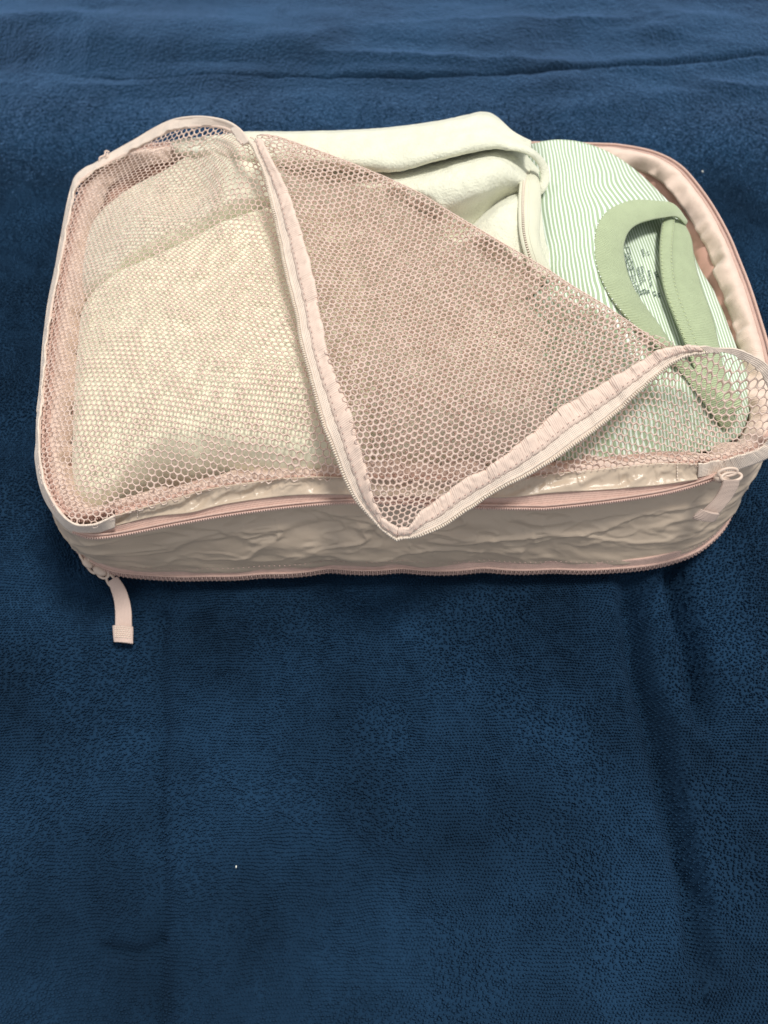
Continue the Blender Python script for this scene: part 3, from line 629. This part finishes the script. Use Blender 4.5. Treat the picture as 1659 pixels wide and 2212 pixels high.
# jacket: top flap
J1 = [
 [(370, 312, .050), (470, 300, .050), (650, 290, .050), (811, 284, .050), (930, 270, .050), (1002, 256, .050), (1041, 248, .050), (1069, 256, .050), (1109, 290, .05), (1140, 306, .05)],
 [(370, 306, .090), (470, 294, .098), (533, 287, .104), (652, 287, .108), (811, 281, .112), (930, 267, .116), (1002, 253, .119), (1041, 245, .120), (1069, 253, .120), (1109, 287, .118), (1146, 306, .112)],
 [(372, 312, .094), (470, 305, .106), (560, 305, .112), (680, 305, .118), (830, 300, .122), (940, 290, .126), (1010, 277, .128), (1050, 270, .129), (1080, 282, .127), (1112, 300, .124), (1146, 313, .118)],
 [(378, 322, .096), (470, 325, .108), (600, 338, .112), (720, 348, .118), (850, 344, .124), (940, 325, .129), (1010, 308, .131), (1060, 302, .131), (1090, 307, .129), (1118, 314, .126), (1146, 322, .120)],
 [(380, 330, .094), (490, 345, .104), (640, 358, .108), (780, 368, .114), (860, 368, .120), (945, 345, .126), (1010, 329, .129), (1065, 320, .129), (1092, 322, .127), (1116, 324, .124), (1142, 330, .119)],
 [(385, 326, .088), (500, 340, .098), (640, 350, .100), (780, 358, .106), (860, 356, .112), (945, 334, .118), (1010, 318, .121), (1065, 311, .121), (1092, 314, .120), (1116, 318, .118), (1140, 324, .114)]]
sheet('collar', fuzz(loft(J1, 240, 70), .0004, 1), m_fleece, jk, .0012, label='broad turned-over fleece collar')
J2 = [
 [(560, 335, .098), (760, 350, .100), (900, 345, .104), (1000, 325, .108), (1070, 316, .110), (1125, 330, .106), (1165, 370, .098)],
 [(560, 350, .102), (745, 366, .106), (860, 372, .112), (940, 360, .117), (1000, 350, .122), (1065, 334, .122), (1110, 350, .116), (1155, 390, .104)],
 [(560, 380, .102), (740, 395, .106), (860, 405, .116), (950, 395, .124), (1020, 378, .128), (1080, 368, .126), (1125, 385, .116), (1155, 408, .106)],
 [(570, 430, .098), (750, 450, .104), (880, 450, .114), (970, 432, .121), (1030, 415, .124), (1080, 400, .120), (1120, 404, .112), (1150, 420, .104)],
 [(580, 500, .092), (780, 520, .100), (900, 490, .108), (980, 468, .111), (1035, 442, .112), (1078, 420, .111), (1118, 420, .106), (1146, 436, .100)],
 [(600, 560, .086), (820, 580, .094), (940, 540, .098), (1010, 510, .098), (1050, 480, .098), (1085, 455, .098), (1116, 450, .096), (1140, 460, .094)]]
sheet('hood', under(fuzz(loft(J2, 260, 110), .0005, 2)), m_fleece, jk, .0012, label='rounded fleece fold below the collar')
J3 = [
 [(985, 520, .094), (1020, 482, .098), (1055, 450, .101), (1090, 425, .103), (1140, 412, .103), (1160, 415, .100)],
 [(990, 540, .102), (1028, 500, .110), (1060, 468, .114), (1093, 445, .116), (1140, 425, .114), (1165, 428, .110)],
 [(1000, 570, .104), (1045, 530, .112), (1075, 500, .116), (1105, 480, .117), (1143, 465, .114), (1168, 460, .110)],
 [(1020, 620, .102), (1070, 580, .108), (1100, 560, .111), (1125, 540, .112), (1155, 530, .110), (1178, 525, .106)],
 [(1060, 700, .094), (1110, 660, .098), (1140, 640, .100), (1165, 620, .100), (1190, 600, .099), (1205, 590, .097)]]
sheet('front_panel', under(fuzz(loft(J3, 200, 110), .0005, 3)), m_fleece, jk, .0012)
hem = [(1058, 314, .1275), (1090, 315, .1275), (1117, 318, .126), (1143, 327, .1225), (1163, 343, .118), (1175, 364, .114), (1177, 388, .111), (1170, 410, .109), (1160, 424, .107)]
tube(spline(Pl(hem), 90), np.interp(np.linspace(0, 1, 90), [0, .2, .5, .9, 1], [.0010, .0026, .0030, .0024, .0010]), m_fleece, 'collar_hem', jk, sides=14, flat=.55)
PL1 = [(1140, 372, .1060), (1134, 396, .1135), (1131, 430, .1165), (1131, 470, .1180), (1133, 505, .1165), (1142, 545, .1135), (1160, 600, .1060)]
PL2 = [(1162, 380, .1050), (1165, 406, .1100), (1166, 440, .1130), (1163, 480, .1140), (1163, 520, .1125), (1172, 552, .1100), (1195, 600, .1040)]
g = ribbon(PL1, PL2, 160, 14, .0014); pk_ = sheet('front_placket', g, m_hem, jk, .0018)
ln = spline(g[:, 0], 400)+[-.0006, 0, .0012]; row('zipper_teeth', by_pitch(ln, .0013), (.0005, .0010, .0006), m_pteeth, pk_)
tube(spline(g[:, 0], 120)+[-.0020, 0, .0008], .0009, m_hem, 'zipper_cord', pk_, sides=7)
tube(spline(g[:, 3], 120)+[0, 0, .0008], .0006, m_hem, 'seam_cord', pk_, sides=6)
# shirt
COL_OUT = [(1476, 480, .086), (1452, 447, .093), (1414, 440, .0985), (1377, 438, .102), (1351, 442, .1045), (1317, 457, .107), (1295, 480, .108), (1284, 509, .108), (1282, 543, .107), (1286, 576, .1065), (1299, 613, .106), (1317, 647, .105), (1340, 677, .104), (1366, 706, .1025), (1399, 736, .101), (1425, 760, .099), (1470, 810, .092), (1530, 890, .084), (1560, 930, .074)]
COL_IN = [(1478, 490, .085), (1458, 473, .092), (1429, 475, .0965), (1399, 481, .1005), (1372, 491, .103), (1353, 509, .1045), (1344, 539, .1045), (1347, 572, .104), (1354, 600, .1035), (1366, 628, .103), (1384, 658, .102), (1400, 680, .101), (1418, 704, .0995), (1444, 743, .097), (1456, 760, .096), (1475, 782, .094), (1510, 820, .090), (1565, 880, .082), (1585, 915, .074)]
OUTL = [(1165, 306), (1200, 304), (1250, 308), (1300, 325), (1340, 345), (1380, 376), (1415, 407), (1446, 440), (1476, 480)]
def sw(x0, x1, z0=.1): return 0
S2 = [
 [(1110, 320, .070), (1115, 420, .094), (1120, 520, .096), (1130, 620, .094), (1160, 760, .090), (1190, 870, .084), (1205, 1000, .0735)],
 [(1168, 308, .090), (1170, 400, .102), (1172, 500, .104), (1180, 600, .100), (1215, 740, .095), (1250, 870, .086), (1270, 1000, .0735)],
 [(1210, 304, .092), (1220, 400, .106), (1225, 500, .108), (1238, 600, .105), (1275, 740, .098), (1310, 870, .088), (1330, 998, .0735)],
 [(1262, 311, .092), (1275, 400, .107), (1280, 500, .109), (1290, 600, .107), (1330, 720, .101), (1370, 850, .088), (1400, 990, .0735)],
 [(1320, 334, .090), (1330, 400, .105), (1345, 480, .106), (1360, 570, .104), (1400, 700, .099), (1440, 830, .090), (1470, 980, .0735)],
 [(1380, 376, .087), (1392, 420, .099), (1410, 480, .099), (1430, 560, .097), (1460, 680, .095), (1500, 820, .090), (1540, 970, .0735)],
 [(1446, 440, .080), (1450, 460, .088), (1460, 490, .088), (1490, 560, .086), (1520, 680, .085), (1560, 800, .084), (1600, 940, .066)]]
G2 = loft(S2, 220, 200)
outline_back = [(1165, 306), (1200, 304), (1250, 308), (1300, 325), (1380, 376), (1446, 440)]
cm = [(a, b) for a, b in [( (a[0]+b[0])/2, (a[1]+b[1])/2) for a, b in zip(COL_OUT, COL_IN)] if b < 830]
hole = cm+[(1500, 812), (1560, 800), (1650, 800), (1650, 440), (1490, 440)]
def keep2(c):
    p = PX(c); return ~inpoly(p[:, 0], p[:, 1], hole)
def stripe_s(G, k=0.0):
    p = PX(G); U, V = p[..., 0], p[..., 1]
    kk = np.interp(U, [1150, 1280, 1420], [.06, .22, .62])
    Sx = U-kk*(np.minimum(V, 450)-310)-.13*np.maximum(0, V-450)
    Sx = Sx+4.0*fbm(U/60, V/60, 301, 3)+5*np.exp(-((U-1300)/45)**2-((V-405)/22)**2)
    return np.stack([Sx*.000262, V*.00026], -1)
G2[..., 2] += .0010*fbm(G2[..., 0]*40, G2[..., 1]*30, 302, 3)
# back edge turns down out of sight
sheet('body', under(G2), m_stripe, sh, .0010, uv=stripe_s(G2), keep=keep2)
bk = spline(Pl([(u, v, z) for (u, v), z in zip([s[0][:2] for s in S2[1:]], [s[0][2] for s in S2[1:]])]), 160)
t = np.linspace(0, 1, 24)[None, :, None]
Gb = bk[:, None]+np.array([0, .012, 0])*np.sin(t*math.pi/2)*.5+np.array([0, 0, -.05])*(1-np.cos(t*math.pi/2))
sheet('back_fold', Gb, m_stripe, sh, .0010, uv=np.stack([stripe_s(Gb)[:, :1, 0]+0*t[..., 0], Gb[..., 2]], -1))
S0 = [
 [(1330, 470, .088), (1330, 560, .092), (1340, 650, .092), (1380, 760, .090), (1410, 880, .082), (1420, 965, .066)],
 [(1380, 462, .087), (1378, 560, .093), (1395, 650, .093), (1430, 760, .090), (1460, 880, .082), (1480, 960, .066)],
 [(1425, 462, .083), (1425, 560, .090), (1437, 640, .090), (1485, 760, .088), (1520, 880, .081), (1540, 955, .066)],
 [(1462, 470, .078), (1475, 560, .084), (1495, 640, .084), (1540, 760, .083), (1580, 860, .080), (1595, 945, .064)],
 [(1478, 484, .074), (1505, 572, .076), (1538, 630, .076), (1582, 735, .076), (1618, 840, .074), (1625, 935, .060)],
 [(1470, 480, .060), (1500, 572, .060), (1535, 630, .060), (1575, 735, .060), (1622, 840, .06), (1628, 935, .05)]]
G0 = loft(S0, 200, 170); G0[..., 2] += .0012*fbm(G0[..., 0]*50, G0[..., 1]*35, 305, 3)
p0 = PX(G0); s0 = p0[..., 0]-.34*(p0[..., 1]-600)-.0009*(p0[..., 1]-600)**2*np.sign(p0[..., 1]-600)*0+3*fbm(p0[..., 0]/70, p0[..., 1]/70, 303, 2)
sheet('back_panel', under(G0), m_stripe, sh, .0010, uv=np.stack([s0*.00030, p0[..., 1]*.0003], -1), label='striped inside back of the shirt with printed care marks')
NB1 = [(1440, 470, .0880), (1429, 490, .0925), (1425, 554, .0955), (1433, 621, .0955), (1455, 684, .0945), (1481, 747, .0930), (1510, 820, .090), (1545, 885, .082), (1556, 905, .080)]
NB2 = [(1478, 486, .0850), (1492, 517, .0860), (1499, 561, .0870), (1514, 621, .0870), (1537, 684, .0865), (1552, 747, .0860), (1568, 820, .084), (1596, 860, .084), (1604, 880, .081)]
g = under(ribbon(NB1, NB2, 160, 20, .0010), .002); nb = sheet('back_neckband', g, m_green, sh, .0012)
NT2 = [(1456, 474, .0885), (1455, 495, .0925), (1451, 554, .0945), (1459, 621, .0945), (1481, 684, .0935), (1505, 747, .0922), (1530, 820, .089), (1562, 880, .082), (1572, 900, .080)]
g = ribbon([(u, v, z+.0016) for u, v, z in NB1], [(u, v, z+.0016) for u, v, z in NT2], 160, 12, .0008); g = under(g, .001); sheet('neck_tape', g, m_green, nb, .0012)
for cidx in (1, 10): row('stitching', by_pitch(spline(g[:, cidx], 200)+[0, 0, .0010], .0014)[::2], (.0005, .0004, .0002), m_pstitch, nb)
Gc = ribbon(COL_OUT, COL_IN, 320, 22, .0012); Gc[..., 2] += .0014; Gc = under(Gc, .0018)
col = sheet('front_neckband', Gc, m_green, sh, .0014)
row('stitching', by_pitch(spline(Gc[:, 0], 400)+[0, 0, .0006], .0018)[::2], (.0006, .0004, .0002), m_stripe, col)
# care print on the inside back: symbols, words and sizes
lift = TPS(G0[::12, ::12].reshape(-1, 3), 1e-6)
prV, prF = [], []
def stroke(pts, wd=1.2):
    q = np.array(pts, float)
    for a, b in zip(q[:-1], q[1:]):
        d = b-a; L = np.hypot(*d)+1e-9; nn = np.array([-d[1], d[0]])/L*wd/2
        quad = np.array([a-nn, b-nn, b+nn, a+nn]); z = .091
        for _ in range(3):
            w_ = P(quad[:, 0], quad[:, 1], z); z = lift(w_[:, 0], w_[:, 1])+.0012
        prF.append(np.arange(4)+len(prV)*4); prV.append(P(quad[:, 0], quad[:, 1], z))
def oriented(cx, cy, ang, shape, sc, wd):
    ca, sa = math.cos(ang), math.sin(ang)
    for pl in shape: stroke([(cx+(x*ca-y*sa)*sc, cy+(x*sa+y*ca)*sc) for x, y in pl], wd)
box = [(-.5, -.5), (.5, -.5), (.5, .5), (-.5, .5), (-.5, -.5)]
circ = [(.5*math.cos(a), .5*math.sin(a)) for a in np.linspace(0, 2*math.pi, 11)]
X_ = [[(-.55, -.55), (.55, .55)], [(-.55, .55), (.55, -.55)]]
syms = [[box, [(-.5, -.2), (0, 0), (.5, -.2)]], [[(-.5, .4), (0, -.45), (.5, .4), (-.5, .4)]]+X_, [box]+X_, [box, [(-.5, 0), (.5, 0)]], [[(-.5, .4), (-.35, -.4), (.3, -.4), (.5, .4), (-.5, .4)], [(-.2, .1), (.2, .1)]], [circ]+X_, [[(-.5, .4), (0, -.45), (.5, .4)]]]
pos = [(1349, 541), (1352, 557), (1356, 573), (1360, 589), (1363, 606), (1369, 623), (1375, 636)]
for (u, v), s in zip(pos, syms): oriented(u+5, v, 1.35, s, 14, .95)
rg = random.Random(5)
def glyphs(u, v, n, ang, size, wd):
    for k in range(n):
        g = rg.choice([[[(-.3, -.5), (-.3, .5), (.3, .5)]], [[(-.3, .5), (0, -.5), (.3, .5)]], [[(-.3, -.5), (.3, -.5), (.3, .5), (-.3, .5), (-.3, -.5)]], [[(-.3, -.5), (-.3, .5)], [(.3, -.5), (-.3, 0), (.3, .5)]], [[(-.3, -.5), (.3, -.5)], [(0, -.5), (0, .5)]], [[(.3, -.5), (-.3, -.3), (.3, .2), (-.3, .5)]]])
        oriented(u+k*size*.95*math.cos(ang), v+k*size*.95*math.sin(ang), ang, g, size, wd)
glyphs(1378, 578, 9, 1.38, 5.0, 1.0); glyphs(1387, 577, 7, 1.40, 5.0, 1.0); glyphs(1402, 586, 8, 1.42, 5.0, 1.0)
glyphs(1416, 588, 3, 1.2, 6.0, 1.3); glyphs(1388, 540, 4, 1.35, 4.6, .8); glyphs(1400, 545, 2, 1.3, 5, .9)
for (u, v) in ((1384, 629), (1392, 627), (1400, 628), (1414, 632), (1423, 634)): glyphs(u, v, 2, 1.35, 6.2, 1.3)
mesh('care_print', np.concatenate(prV), np.array(prF), m_ink, sh, smooth=False)
# ------------------------------------------------------------------ lint on the towel
def tz(x, y):
    i = np.argmin(np.abs(TY[:, 0]-y)); j = np.argmin(np.abs(TX[i]-x)); return TZ[i-2:i+3, j-2:j+3].max()
for u, v, r, lb in ((512, 1872, .0006, 'tiny white lint speck on the navy towel in front of the packing cube'), (1515, 376, .0008, 'tiny white lint speck on the navy towel behind the packing cube on the right')):
    q = P(u, v, 0); V0, F0 = blob(1, 1, 1, 8); z = tz(q[0], q[1])
    V1 = V0*np.array([.6, 1.4, .6])*r*(1+.3*rng.random((len(V0), 1)))+[q[0], q[1], z+r*.35]
    o = mesh('lint_speck', V1, F0, m_lint); o['label'] = lb; o['category'] = 'lint'; o['group'] = 'lint specks on the towel'
print('tris', sum(len(o.data.loops)-2*len(o.data.polygons) for o in bpy.data.objects if o.type == 'MESH'))
